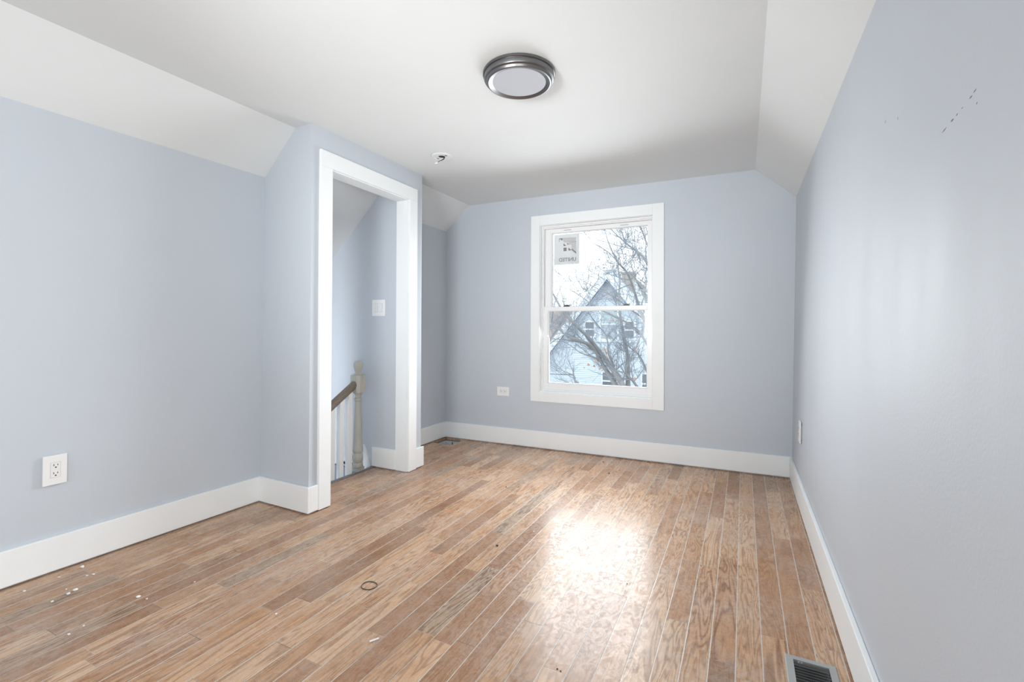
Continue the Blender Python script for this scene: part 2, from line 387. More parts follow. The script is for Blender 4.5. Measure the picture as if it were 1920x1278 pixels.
# baseboards
G0 = 0.008
def baseboard(name, F, a0, a1):
    bm = BM(); box(bm, a0, a1, G0, ZB, 0.0005, T, F); return struct(name, bm, TRIM, bevel=0.003)
baseboard('baseboard_left', LW, YF + 0.018, FW(XL, 0, 0)[1] - 0.001)
baseboard('baseboard_right', RW, YF + 0.018, 3.99)
baseboard('baseboard_back', BW, XK + 0.001, 0.322)
baseboard('baseboard_front', GW, -2.87, 0.3)
baseboard('baseboard_stair_front', FW, -2.745, XC + T)
baseboard('baseboard_doorway', DW, Y1 - 0.001, 2.0095)
baseboard('baseboard_doorway_far', DW, 2.9435, Y2 + T)
baseboard('baseboard_alcove', KW, Y2 + 0.001, 3.938)
baseboard('baseboard_stair_back', AW, -2.647, XI - 0.001)
bm = BM(); vs = [bm.verts.new(p) for y in (YA - 0.014, YA - 0.001) for p in ((-2.74, y, 0.17), (-2.716, y, 0.125), (-2.672, y, 0.0), (-2.74, y, -0.12))]
bm.faces.new(vs[:4]); bm.faces.new(vs[4:][::-1])
for i in range(4): bm.faces.new((vs[i], vs[(i + 1) % 4], vs[4 + (i + 1) % 4], vs[4 + i]))
struct('trim_5', bm, TRIM)

# doorway casing and jamb
bm = BM(); R_ = 0.005; CT = 0.02
box(bm, 2.0101, DO0 - R_, 0.004, DOZ + R_, 0.0005, CT, DW); box(bm, DO1 + R_, 2.9428, 0.004, DOZ + R_, 0.0005, CT, DW)
box(bm, 2.0101, 2.9428, DOZ + R_, 2.1865, 0.0005, CT, DW)
tr = struct('trim_1', bm, TRIM, bevel=0.002)
bm = BM()
box(bm, DO0 - 0.0115, DO0, 0.004, DOZ, -0.107, 0.004, DW); box(bm, DO1, DO1 + 0.0065, 0.004, DOZ, -0.107, 0.004, DW)
box(bm, DO0 - 0.0115, DO1 + 0.0065, DOZ, DOZ + 0.0115, -0.107, 0.004, DW)
link('jamb', bm, TRIM, tr)

# scuffs on the right-hand wall
bm = BM()
SC = [((1.181, 1.484), (1.160, 1.487), .0012), ((1.140, 1.489), (1.126, 1.4895), .002), ((1.115, 1.490), (1.108, 1.492), .0008),
      ((1.092, 1.493), (1.086, 1.494), .0008), ((1.060, 1.4965), (1.049, 1.498), .0017), ((1.044, 1.500), (1.034, 1.502), .0009),
      ((1.032, 1.475), (1.029, 1.478), .001), ((1.597, 1.668), (1.592, 1.675), .0015), ((1.478, 1.630), (1.477, 1.636), .001)]
for (ya, za), (yb_, zb_), w in SC:
    q = [RW(ya, za, .0006), RW((ya + yb_) / 2, (za + zb_) / 2 - w, .0006), RW(yb_, zb_, .0006), RW((ya + yb_) / 2, (za + zb_) / 2 + w, .0006)]
    q2 = [(p[0] + .0008, p[1], p[2]) for p in q]
    v1 = [bm.verts.new(p) for p in q]; v2 = [bm.verts.new(p) for p in q2]
    bm.faces.new(v1); bm.faces.new(v2[::-1])
    for i in range(4): bm.faces.new((v1[i], v1[(i + 1) % 4], v2[(i + 1) % 4], v2[i]))
link('scuff_mark', bm, SCUFF, wr)

# ------------------------------------------------------------------ windows
def frame_ring(bm, F, x0, x1, z0, z1, wl, wr_, wb, wt, o0, o1):
    box(bm, x0, x0 + wl, z0, z1, o0, o1, F); box(bm, x1 - wr_, x1, z0, z1, o0, o1, F)
    box(bm, x0 + wl, x1 - wr_, z0, z0 + wb, o0, o1, F); box(bm, x0 + wl, x1 - wr_, z1 - wt, z1, o0, o1, F)
win = bpy.data.objects.new('window_1', None); COL.objects.link(win); win['kind'] = 'structure'
bm = BM(); frame_ring(bm, BW, -1.7744, -0.5864, 0.4311, 2.1437, 0.086, 0.093, 0.087, 0.092, 0.0005, T)
link('casing', bm, TRIM, win, bevel=0.002)
# return boards and vinyl frame with its stepped tracks
bm = BM(); frame_ring(bm, BW, WX0, WX1, WZ0, WZ1, 0.008, 0.006, 0.010, 0.008, -0.115, 0.004)
link('jamb', bm, TRIM, win)
fx0, fx1, fz0, fz1 = WX0 + .008, WX1 - .006, WZ0 + .010, WZ1 - .008
bm = BM()
frame_ring(bm, BW, fx0, fx1, fz0, fz1, 0.010, 0.007, 0.006, 0.014, -0.115, -0.018)
frame_ring(bm, BW, fx0 + .010, fx1 - .007, fz0 + .006, fz1 - .014, 0.010, 0.006, 0.012, 0.010, -0.115, -0.028)
frame_ring(bm, BW, fx0 + .020, fx1 - .013, fz0 + .018, fz1 - .024, 0.010, 0.008, 0.004, 0.006, -0.115, -0.066)
link('window_frame', bm, VINYL, win, bevel=0.0015)
# lower sash in front, upper sash behind it
lx0, lx1, lz0, lz1 = fx0 + .020, fx1 - .013, fz0 + .018, 1.301
bm = BM(); frame_ring(bm, BW, lx0, lx1, lz0, lz1, 0.038, 0.038, 0.056, 0.036, -0.060, -0.032)
frame_ring(bm, BW, lx0 + .038, lx1 - .038, lz0 + .056, lz1 - .036, 0.010, 0.006, 0.007, 0.006, -0.056, -0.040)
ls = link('lower_sash', bm, VINYL, win, bevel=0.0015)
bm = BM(); box(bm, lx0 + .04, lx1 - .04, lz0 + .058, lz1 - .038, -0.052, -0.048, BW); link('pane', bm, GLASS, ls)
ux0, ux1, uz0, uz1 = fx0 + .024, fx1 - .017, 1.262, fz1 - .024
bm = BM(); frame_ring(bm, BW, ux0, ux1, uz0, uz1, 0.052, 0.036, 0.036, 0.036, -0.098, -0.068)
frame_ring(bm, BW, ux0 + .052, ux1 - .036, uz0 + .036, uz1 - .036, 0.008, 0.005, 0.005, 0.005, -0.094, -0.076)
us = link('upper_sash', bm, VINYL, win, bevel=0.0015)
bm = BM(); box(bm, ux0 + .054, ux1 - .038, uz0 + .038, uz1 - .038, -0.090, -0.086, BW); link('pane', bm, GLASS, us)
for x in (-1.447, -0.930):
    bm = BM(); box(bm, x - .035, x + .035, uz1 - .020, uz1 - .0155, -0.0685, -0.0665, BW); o = link('tilt_latch', bm, REGISTER, us); o['label'] = 'grey tilt latch slot in the top rail'
for x in (-1.448, -0.908):
    bm = BM()
    box(bm, x - .030, x + .030, 1.3012, 1.3060, -0.058, -0.036, BW)
    ang = [math.pi * k / 10 for k in range(11)]
    f = [bm.verts.new(BW(x + .026 * math.cos(q), 1.3062 + .014 * math.sin(q), -0.056)) for q in ang]
    g = [bm.verts.new(BW(x + .024 * math.cos(q), 1.3062 + .011 * math.sin(q), -0.038)) for q in ang]
    bm.faces.new(f); bm.faces.new(g[::-1])
    for k in range(10): bm.faces.new((f[k], f[k + 1], g[k + 1], g[k]))
    box(bm, x + .010, x + .036, 1.3122, 1.3170, -0.050, -0.040, BW)
    o = link('sash_lock', bm, LOCK, ls, smooth=30); o['label'] = 'dark bronze sash lock on the meeting rail'

# unseen window added behind the camera to admit fill light
added_win2 = bpy.data.objects.new('added_window_2', None); COL.objects.link(added_win2); added_win2['kind'] = 'structure'
bm = BM(); frame_ring(bm, GW, GX0 - .09, GX1 + .09, GZ0 - .09, GZ1 + .09, .095, .095, .095, .095, 0.0005, T); link('casing', bm, TRIM, added_win2, bevel=.002)
bm = BM(); frame_ring(bm, GW, GX0, GX1, GZ0, GZ1, .04, .04, .04, .04, -0.11, -0.03); box(bm, -0.98, -0.92, GZ0, GZ1, -0.1, -0.04, GW); link('window_frame', bm, VINYL, added_win2)
bm = BM(); box(bm, GX0 + .04, -0.98, GZ0 + .04, GZ1 - .04, -0.072, -0.068, GW); box(bm, -0.92, GX1 - .04, GZ0 + .04, GZ1 - .04, -0.072, -0.068, GW); link('pane', bm, GLASS, added_win2)

added_win3 = bpy.data.objects.new('added_window_3', None); COL.objects.link(added_win3); added_win3['kind'] = 'structure'  # unseen side window, added to carry the fill from the right
bm = BM(); frame_ring(bm, RW, SY0 - .09, SY1 + .09, SZ0 - .09, SZ1 + .09, .095, .095, .095, .095, 0.0005, T); link('casing', bm, TRIM, added_win3, bevel=.002)
bm = BM(); frame_ring(bm, RW, SY0, SY1, SZ0, SZ1, .04, .04, .04, .04, -0.11, -0.095); link('window_frame', bm, VINYL, added_win3)
bm = BM(); box(bm, SY0 + .04, SY1 - .04, SZ0 + .04, SZ1 - .04, -0.104, -0.100, RW); link('pane', bm, GLASS, added_win3)

# sticker on the upper pane: printed to be read from outdoors, so it reads backwards from the room
sx0, sx1, sz0, sz1 = -1.585, -1.342, 1.692, 1.972
stk = thing('window_sticker', 'white square sticker with grey logo and backwards lettering on upper window pane', 'sticker', BW((sx0 + sx1) / 2, sz0, -0.0845))
inv = Matrix.Translation(-Vector(stk.location))
def rel(o): o.matrix_parent_inverse = inv; return o
bm = BM(); box(bm, sx0, sx1, sz0, sz1, -0.0860, -0.0852, BW); rel(link('film', bm, FILM, stk))
def poly(bm, pts, o0=-0.0852, o1=-0.0846):
    A = [bm.verts.new(BW(x, z, o0)) for x, z in pts]; B = [bm.verts.new(BW(x, z, o1)) for x, z in pts]; n = len(pts)
    bm.faces.new(A); bm.faces.new(B[::-1])
    for i in range(n): bm.faces.new((A[i], A[(i + 1) % n], B[(i + 1) % n], B[i]))
def lg(u, v): return (-1.538 + 0.166 * u, 1.778 + 0.160 * v)
for P in (((.16, 1), (1, 1), (1, .9), (.24, .9)), ((.24, .89), (1, .89), (1, .72), (.30, .74)), ((.74, .71), (1, .71), (1, .03), (.74, .28)), ((.48, .70), (.73, .70), (.73, .60), (.48, .58))):
    bm = BM(); poly(bm, [lg(*p) for p in P]); rel(link('logo_field', bm, INK2, stk))
for P in (((.0, 1), (.22, 1), (.20, .85)), ((.0, .98), (.025, .98), (.025, .80), (.0, .80)), ((.27, .70), (.27, .54), (.43, .54)), ((.27, .44), (.45, .44), (.45, .24), (.27, .24)),
          ((.56, .44), (.56, .26), (.73, .26)), ((.48, .70), (.56, .68), (.50, .60)), ((.72, .30), (1, .05), (1, .16), (.76, .36)), ((.60, .735), (1.02, .75), (1.02, .735), (.60, .72))):
    bm = BM(); poly(bm, [lg(*p) for p in P], -0.0846, -0.0841); rel(link('logo', bm, INK, stk))
def text_mesh(body, size, M, name, parent, x_right, z, off):
    cu = bpy.data.curves.new('lettering', 'FONT'); cu.body = body; cu.size = size; cu.extrude = 0.0002; cu.offset = size * 0.02; cu.resolution_u = 3
    to = bpy.data.objects.new('lettering', cu); COL.objects.link(to)
    bpy.context.view_layer.update(); dg = bpy.context.evaluated_depsgraph_get()
    me = bpy.data.meshes.new_from_object(to.evaluated_get(dg)); bpy.data.objects.remove(to)
    for v in me.vertices: v.co = BW(x_right - v.co.x, z + v.co.y, off + v.co.z)
    me.flip_normals(); me.materials.append(M)
    o = bpy.data.objects.new(name, me); COL.objects.link(o); o.parent = parent; rel(o); return me
def fit_text(body, width, M, name, parent, x_right, z, off, hscale=1.0):
    me = text_mesh(body, 0.05, M, name, parent, x_right, z, off)
    xs = [v.co.x for v in me.vertices]; w = max(xs) - min(xs); k = width / w
    for v in me.vertices:
        x = x_right - (max(xs) - v.co.x) * k; zz = z + (v.co.z - z) * k * hscale
        yv = v.co.y; v.co = (x, yv, zz)
fit_text('UNITED', 0.166, INK, 'lettering', stk, -1.372, 1.722, -0.0846)

# ------------------------------------------------------------------ ceiling fixtures
lc = (-0.966, 2.012)
lamp = thing('ceiling_light', 'round flush ceiling light with dark nickel rim and unlit frosted diffuser', 'ceiling light', (lc[0], lc[1], ZC))
invl = Matrix.Translation(-Vector(lamp.location))
bm = BM(); lathe(bm, [(0.150, ZC - .0005), (0.172, ZC - .0005), (0.174, ZC - .004), (0.174, ZC - .012), (0.171, ZC - .014), (0.168, ZC - .014), (0.1685, ZC - .030), (0.166, ZC - .036), (0.158, ZC - .040), (0.157, ZC - .044), (0.153, ZC - .050), (0.148, ZC - .0515), (0.132, ZC - .0475), (0.128, ZC - .0455)], *lc, n=96, cap=False)
o = link('rim', bm, NICKEL, lamp, smooth=28); o.matrix_parent_inverse = invl
bm = BM(); lathe(bm, [(0.1285, ZC - .040), (0.1285, ZC - .0455), (0.10, ZC - .0468), (0.05, ZC - .0476), (0.004, ZC - .048)], *lc, n=96)
o = link('diffuser', bm, OPAL, lamp, smooth=60); o.matrix_parent_inverse = invl

dc = (-1.925, 2.742)
det = thing('detector_mount', 'white round ceiling mounting plate with a dangling wire, by the doorway', 'mounting plate', (dc[0], dc[1], ZC))
invd = Matrix.Translation(-Vector(det.location))
bm = BM(); lathe(bm, [(0.024, ZC - .0005), (0.073, ZC - .0005), (0.073, ZC - .006), (0.066, ZC - .010), (0.058, ZC - .010), (0.055, ZC - .0065), (0.026, ZC - .0065), (0.024, ZC - .004)], *dc, n=64, cap=False)
o = link('plate', bm, CEIL, det, smooth=30); o.matrix_parent_inverse = invd
bm = BM(); lathe(bm, [(0.0245, ZC - .0008), (0.0245, ZC - .003), (0.002, ZC - .003)], *dc, n=32); o = link('junction_box', bm, SLOT, det); o.matrix_parent_inverse = invd
for aa in (2.6, -0.5):
    bm = BM()
    for k in range(5):
        t0 = aa + 0.09 * k; t1 = t0 + 0.09; q = []
        for r, tt in ((.040, t0), (.050, t0), (.050, t1), (.040, t1)): q.append((dc[0] + r * math.cos(tt), dc[1] + r * math.sin(tt)))
        A = [bm.verts.new((*p, ZC - .0066)) for p in q]; B = [bm.verts.new((*p, ZC - .0070)) for p in q]; bm.faces.new(A); bm.faces.new(B[::-1])
        for i in range(4): bm.faces.new((A[i], A[(i + 1) % 4], B[(i + 1) % 4], B[i]))
    o = link('slot', bm, SLOT, det); o.matrix_parent_inverse = invd
wp = [(dc[0] + .010, dc[1] - .005, ZC - .002), (dc[0] + .020, dc[1] - .004, ZC - .018), (dc[0] + .018, dc[1] - .012, ZC - .030), (dc[0] - .003, dc[1] - .020, ZC - .040), (dc[0] - .022, dc[1] - .026, ZC - .052)]
def smooth_pts(P, n=6):
    P = [Vector(p) for p in P]; out = []
    for i in range(len(P) - 1):
        p0, p1, p2, p3 = P[max(i - 1, 0)], P[i], P[i + 1], P[min(i + 2, len(P) - 1)]
        for k in range(n):
            t = k / n; out.append(0.5 * ((2 * p1) + (p2 - p0) * t + (2 * p0 - 5 * p1 + 4 * p2 - p3) * t * t + (3 * p1 - p0 - 3 * p2 + p3) * t ** 3))
    return out + [P[-1]]
bm = BM(); sp = smooth_pts(wp); tube(bm, sp, [.0022] * len(sp), 8)
sp2 = [p + Vector((.004, .003, 0)) for p in sp[:18]]; tube(bm, sp2, [.0018] * len(sp2), 8)
o = link('wire', bm, SLOT, det, smooth='all'); o.matrix_parent_inverse = invd
e = Vector(wp[-1]); bm = BM(); tube(bm, [e + Vector((.004, .002, .003)), e + Vector((-.014, -.006, -.006))], [.006, .006], 4); o = link('connector', bm, PLASTIC, det); o.matrix_parent_inverse = invd

# ------------------------------------------------------------------ outlets and switch
def plate(root, F, a0, a1, z0, z1, gap=0.0, th=0.006):
    iv = Matrix.Translation(-Vector(root.location))
    bm = BM(); box(bm, a0, a1, z0, z1, gap + 0.0005, gap + th, F)
    if gap: box(bm, (a0 + a1) / 2 - .03, (a0 + a1) / 2 + .03, (z0 + z1) / 2 - .045, (z0 + z1) / 2 + .045, 0.0005, gap + .001, F)
    o = link('plate', bm, PLASTIC, root, bevel=0.0015); o.matrix_parent_inverse = iv
    return iv, gap + th
def receptacle(root, F, iv, ac, zc_, top, horiz=False, w=0.033, h=0.067):
    def G(p, q, r):
        return F(ac + q, zc_ - p, r) if horiz else F(ac + p, zc_ + q, r)
    bm = BM(); box(bm, -w / 2 - .001, w / 2 + .001, -h / 2 - .001, h / 2 + .001, top - .001, top + .0003, G); o = link('gasket', bm, GASKET, root); o.matrix_parent_inverse = iv
    bm = BM(); box(bm, -w / 2, w / 2, -h / 2, h / 2, top - .001, top + .0020, G); rc = link('receptacle', bm, PLASTIC2, root, bevel=.0008); rc.matrix_parent_inverse = iv
    bm = BM(); s = -1 if horiz else 1
    for c0 in (.017 * 1.0, -.019):
        box(bm, -.0080, -.0055, c0 + s * .0012, c0 + s * .0092, top + .0019, top + .0025, G); box(bm, .0055, .0078, c0 + s * .0020, c0 + s * .0088, top + .0019, top + .0025, G)
        p = [(.0031 * math.cos(t * math.pi / 5), c0 - s * .0055 + .0031 * math.sin(t * math.pi / 5)) for t in range(10)]
        A = [bm.verts.new(G(x, y, top + .0019)) for x, y in p]; B = [bm.verts.new(G(x, y, top + .0024)) for x, y in p]; bm.faces.new(A); bm.faces.new(B[::-1])
        for i in range(10): bm.faces.new((A[i], A[(i + 1) % 10], B[(i + 1) % 10], B[i]))
    o = link('slot', bm, SLOT, rc)
    for q in (h / 2 + .014, -h / 2 - .014):
        bm = BM()
        p = [(.0028 * math.cos(t * math.pi / 6), q + .0028 * math.sin(t * math.pi / 6)) for t in range(12)]
        A = [bm.verts.new(G(x, y, top - .0005)) for x, y in p]; B = [bm.verts.new(G(x, y, top + .0006)) for x, y in p]; bm.faces.new(A); bm.faces.new(B[::-1])
        for i in range(12): bm.faces.new((A[i], A[(i + 1) % 12], B[(i + 1) % 12], B[i]))
        o = link('screw', bm, PLASTIC2, root); o.matrix_parent_inverse = iv
ol = thing('wall_outlet', 'white duplex outlet standing proud of the long left wall above its baseboard', 'outlet', LW(0.978, 0.394, 0))
iv, top = plate(ol, LW, 0.9365, 1.019, 0.394, 0.526, gap=0.010); receptacle(ol, LW, iv, 0.979, 0.460, top)
ob = thing('wall_outlet', 'white outlet mounted sideways on the back wall beside the window', 'outlet', BW(-2.062, 0.459, 0))
iv, top = plate(ob, BW, -2.126, -1.999, 0.459, 0.543); receptacle(ob, BW, iv, -2.062, 0.501, top, horiz=True)
orr = thing('wall_outlet', 'white outlet on the right wall near the back corner, seen edge on', 'outlet', RW(3.465, 0.386, 0))
iv, top = plate(orr, RW, 3.425, 3.505, 0.386, 0.520, gap=0.004, th=0.008); receptacle(orr, RW, iv, 3.465, 0.453, top)
sw = thing('light_switch', 'white double rocker light switch on the landing wall through the doorway', 'light switch', AW(-2.597, 1.197, 0))
iv, top = plate(sw, AW, -2.664, -2.531, 1.196, 1.325)
for k in (-1, 1):
    xm = -2.5975 + k * .023
    bm = BM(); box(bm, xm - .0175, xm + .0175, 1.2605 - .0345, 1.2605 + .0345, top - .001, top + .0003, AW); o = link('gasket', bm, GASKET, sw); o.matrix_parent_inverse = iv
    bm = BM(); vs = box(bm, xm - .0160, xm + .0160, 1.2605 - .033, 1.2605 + .033, top - .001, top + .003, AW)
    o = link('rocker', bm, PLASTIC2, sw, bevel=.001); o.matrix_parent_inverse = iv

# ------------------------------------------------------------------ open duct in the back corner and the floor register
dh = thing('floor_duct', 'open square duct hole in the floor at the back corner with bare metal boot', 'floor duct', (-2.59, 3.82, -0.087))
ivh = Matrix.Translation(-Vector(dh.location))
bm = BM(); e1 = 0.012
for r in ((HX0 - e1, HX0, HY0 - e1, HY1 + e1), (HX1, HX1 + e1, HY0 - e1, HY1 + e1), (HX0, HX1, HY0 - e1, HY0), (HX0, HX1, HY1, HY1 + e1)):
    cube(bm, *r, -0.060, -0.0225)
o = link('subfloor_edge', bm, RAIL, dh); o.matrix_parent_inverse = ivh
bm = BM(); i1 = 0.016
for r in ((HX0, HX0 + i1, HY0, HY1), (HX1 - i1, HX1, HY0, HY1), (HX0 + i1, HX1 - i1, HY0, HY0 + i1), (HX0 + i1, HX1 - i1, HY1 - i1, HY1)): cube(bm, *r, -0.0335, -0.0315)
for r in ((HX0 + i1, HX0 + i1 + .002, HY0 + i1, HY1 - i1), (HX1 - i1 - .002, HX1 - i1, HY0 + i1, HY1 - i1), (HX0 + i1, HX1 - i1, HY0 + i1, HY0 + i1 + .002), (HX0 + i1, HX1 - i1, HY1 - i1 - .002, HY1 - i1)): cube(bm, *r, -0.085, -0.0315)
cube(bm, HX0 + i1, HX1 - i1, HY0 + i1, HY1 - i1, -0.087, -0.085)
o = link('metal_boot', bm, DUCT_METAL, dh); o.matrix_parent_inverse = ivh
bm = BM(); cube(bm, -2.615, -2.609, HY1 - i1 - .008, HY1 - i1 - .002, -0.07, -0.036); o = link('tab', bm, SLOT, dh); o.matrix_parent_inverse = ivh

rg = thing('floor_register', 'grey metal floor register with black louvers by the right baseboard', 'floor register', (0.196, 1.70, 0.0))
ivr = Matrix.Translation(-Vector(rg.location))
gx0, gx1, gy0, gy1 = 0.122, 0.270, 1.555, 1.838
bm = BM()
O = [(gx0, gy0), (gx1, gy0), (gx1, gy1), (gx0, gy1)]; I = [(RX0 + .004, RY0 + .004), (RX1 - .004, RY0 + .004), (RX1 - .004, RY1 - .004), (RX0 + .004, RY1 - .004)]
ob_ = [bm.verts.new((x, y, .0005)) for x, y in O]
ot = [bm.verts.new((x + (.004 if x < .2 else -.004), y + (.004 if y < 1.7 else -.004), .0055)) for x, y in O]
it = [bm.verts.new((x, y, .0065)) for x, y in I]; ib_ = [bm.verts.new((x, y, -.020)) for x, y in I]
for A, B in ((ob_, ot), (ot, it), (it, ib_)):
    for i in range(4): bm.faces.new((A[i], A[(i + 1) % 4], B[(i + 1) % 4], B[i]))
o = link('frame', bm, REGISTER, rg); o.matrix_parent_inverse = ivr
bm = BM(); cube(bm, RX0 + .003, RX1 - .003, RY0 + .003, RY1 - .003, -0.045, -0.040); o = link('damper', bm, BLACKM, rg); o.matrix_parent_inverse = ivr
ny = 17
for k in range(ny):
    yy = RY1 - .012 - k * 0.0136
    bm = BM(); A = []
    for x in (RX0 + .004, RX1 - .004):
        A.append([bm.verts.new((x, yy + p, q)) for p, q in ((-.0042, .0035), (-.0026, .0042), (.0040, -.0075), (.0026, -.0082))])
    bm.faces.new(A[0]); bm.faces.new(A[1][::-1])
    for i in range(4): bm.faces.new((A[0][i], A[0][(i + 1) % 4], A[1][(i + 1) % 4], A[1][i]))
    o = link('louver', bm, BLADE, rg); o.matrix_parent_inverse = ivr
bm = BM()
for x in (RX0 + .018, RX0 + .026): cube(bm, x, x + .004, RY1 - .0075, RY1 - .0055, -.004, .003)
o = link('lever', bm, PLASTIC, rg); o.matrix_parent_inverse = ivr

# ------------------------------------------------------------------ stair railing
NX, NY = -2.676, 2.713
rail = thing('stair_railing', 'stair railing with worn turned newel post, brown handrail and white balusters beyond doorway', 'railing', (NX, NY, 0))
ivn = Matrix.Translation(-Vector(rail.location))
bm = BM()
lathe(bm, [(0.033, .028), (0.038, .032), (0.040, .046), (0.038, .058), (0.032, .063), (0.034, .070), (0.040, .090), (0.040, .108), (0.034, .128), (0.029, .142), (0.036, .147), (0.038, .158), (0.035, .168),
           (0.033, .172), (0.0325, .25), (0.030, .36), (0.026, .46), (0.0235, .52), (0.023, .538), (0.030, .542), (0.031, .553), (0.028, .560), (0.020, .564), (0.020, .572), (0.027, .590), (0.036, .600), (0.036, .606)], NX, NY, 40)
hs = 0.049
s = [bm.verts.new((NX + x * hs, NY + y * hs, z)) for z in (.606, .738) for x, y in ((-1, -.6), (-.6, -1), (.6, -1), (1, -.6), (1, .6), (.6, 1), (-.6, 1), (-1, .6))]
bm.faces.new(s[:8][::-1]); bm.faces.new(s[8:])
for i in range(8): bm.faces.new((s[i], s[(i + 1) % 8], s[8 + (i + 1) % 8], s[8 + i]))
lathe(bm, [(0.036, .738), (0.037, .742), (0.032, .748), (0.023, .754), (0.023, .762), (0.029, .780), (0.0345, .798), (0.036, .814), (0.033, .832), (0.024, .843), (0.010, .848), (0.001, .849)], NX, NY, 40)
cube(bm, NX - .043, NX + .031, NY - .04, NY + .04, -0.30, .028)
np_ = link('newel_post', bm, NEWEL, rail, smooth=30); np_['label'] = 'worn grey beige turned newel post with ball finial'; np_.matrix_parent_inverse = ivn
RX = NX + 0.004
def rz(y): return 0.570 + (y - 2.453) * 0.59
bm = BM(); secp = [(-.022, -.055), (.022, -.055), (.028, -.036), (.026, -.014), (.016, -.002), (-.016, -.002), (-.026, -.014), (-.028, -.036)]
ya, yb_ = 2.06, NY - 0.036
A = [bm.verts.new((RX + x, ya, rz(ya) + z)) for x, z in secp]; B = [bm.verts.new((RX + x, yb_, rz(yb_) + z)) for x, z in secp]
bm.faces.new(A[::-1]); bm.faces.new(B)
for i in range(8): bm.faces.new((A[i], A[(i + 1) % 8], B[(i + 1) % 8], B[i]))
o = link('handrail', bm, RAIL, rail, smooth=40); o['label'] = 'grey brown wooden handrail sloping down from the newel'; o.matrix_parent_inverse = ivn
bz = 0.018
for k in range(6):
    yc_ = 2.617 - 0.083 * k
    bm = BM(); zb0 = 0.03 + (yc_ + bz - NY) * 0.62 - 0.02
    v = [bm.verts.new((RX + dx, yc_ + dy, z)) for dx, dy, z in ((-bz, -bz, zb0 - .02), (bz, -bz, zb0 - .02), (bz, bz, zb0), (-bz, bz, zb0), (-bz, -bz, rz(yc_ - bz) - .056), (bz, -bz, rz(yc_ - bz) - .056), (bz, bz, rz(yc_ + bz) - .056), (-bz, bz, rz(yc_ + bz) - .056))]
    for f in ((3, 2, 1, 0), (4, 5, 6, 7), (0, 1, 5, 4), (1, 2, 6, 5), (2, 3, 7, 6), (3, 0, 4, 7)): bm.faces.new([v[i] for i in f])
    o = link('baluster', bm, TRIM, rail, bevel=.002); o['label'] = 'plain square white baluster'; o.matrix_parent_inverse = ivn
bm = BM(); A = []
for x in (RX - .016, RX + .016): A.append([bm.verts.new((x, y, z)) for y, z in ((NY - .04, .005), (2.06, -.42), (2.06, -.62), (NY - .04, -.28))])
bm.faces.new(A[0]); bm.faces.new(A[1][::-1])
for i in range(4): bm.faces.new((A[0][i], A[0][(i + 1) % 4], A[1][(i + 1) % 4], A[1][i]))
o = link('stringer', bm, STAIRBLUE, rail); o.matrix_parent_inverse = ivn

# ------------------------------------------------------------------ debris lying on the floor
def crumb_bm(s):
    bm = BM(); bmesh.ops.create_icosphere(bm, subdivisions=1, radius=s)
    for v in bm.verts: v.co = Vector((v.co.x * rnd.uniform(.7, 1.5), v.co.y * rnd.uniform(.6, 1.1), max(v.co.z, -s * .6) * rnd.uniform(.4, .6)))
    zmin = min(v.co.z for v in bm.verts)
    for v in bm.verts: v.co.z -= zmin
    return bm
wall_side = [(-2.72, 1.059, .010), (-2.595, 1.049, .006), (-2.508, .955, .010), (-2.496, .926, .009), (-2.688, .856, .006), (-2.485, .873, .006), (-2.70, .97, .005), (-2.61, 1.032, .005), (-2.55, .94, .004)]
mid_side = [(-2.216, 1.045, .009), (-2.169, 1.051, .005), (-2.182, .855, .004), (-2.169, .808, .005), (-2.13, 1.213, .004), (-1.613, 1.218, .005)]
cm = []
for k in range(4):
    bm = crumb_bm(1.0); me = bpy.data.meshes.new('plaster_crumb'); bm.to_mesh(me); bm.free(); me.materials.append(CRUMB); cm.append(me)
def crumb(name, x, y, s, label, group, meshes, cat):
    o = bpy.data.objects.new(name, rnd.choice(meshes)); COL.objects.link(o); o.location = (x, y, 0.0002); o.scale = (s, s, s); o.rotation_euler = (0, 0, rnd.uniform(0, 6.28))
    return tag(o, label, cat, group)
for x, y, s in wall_side: crumb('plaster_crumb', x, y, s, 'small white plaster crumb among the scatter along the left baseboard', 'crumbs along the left baseboard', cm, 'debris')
for x, y, s in mid_side: crumb('plaster_crumb', x, y, s, 'tiny white plaster crumb on the floorboards out from the left baseboard', 'crumbs out on the left floorboards', cm, 'debris')
crumb('plaster_crumb', -1.678, 2.034, .005, 'tiny white plaster crumb on the floorboards in front of the doorway', None, cm, 'debris')
crumb('plaster_crumb', -1.02, 2.326, .005, 'tiny white plaster crumb in the middle of the floor toward the window', None, cm, 'debris')
dm = []
for k in range(3):
    bm = crumb_bm(1.0); me = bpy.data.meshes.new('dark_crumb'); bm.to_mesh(me); bm.free(); me.materials.append(DARKCR); dm.append(me)
for x, y, s in [(-1.121, 2.095, .007), (-1.48, 2.894, .006), (-.453, 2.037, .003), (-1.042, 3.798, .007), (-.921, 3.524, .007), (-.542, 1.428, .003), (-.529, 1.424, .003)]:
    crumb('dark_crumb', x, y, s, 'tiny dark speck of debris lying on the open floorboards', 'dark specks on the floor', dm, 'debris')
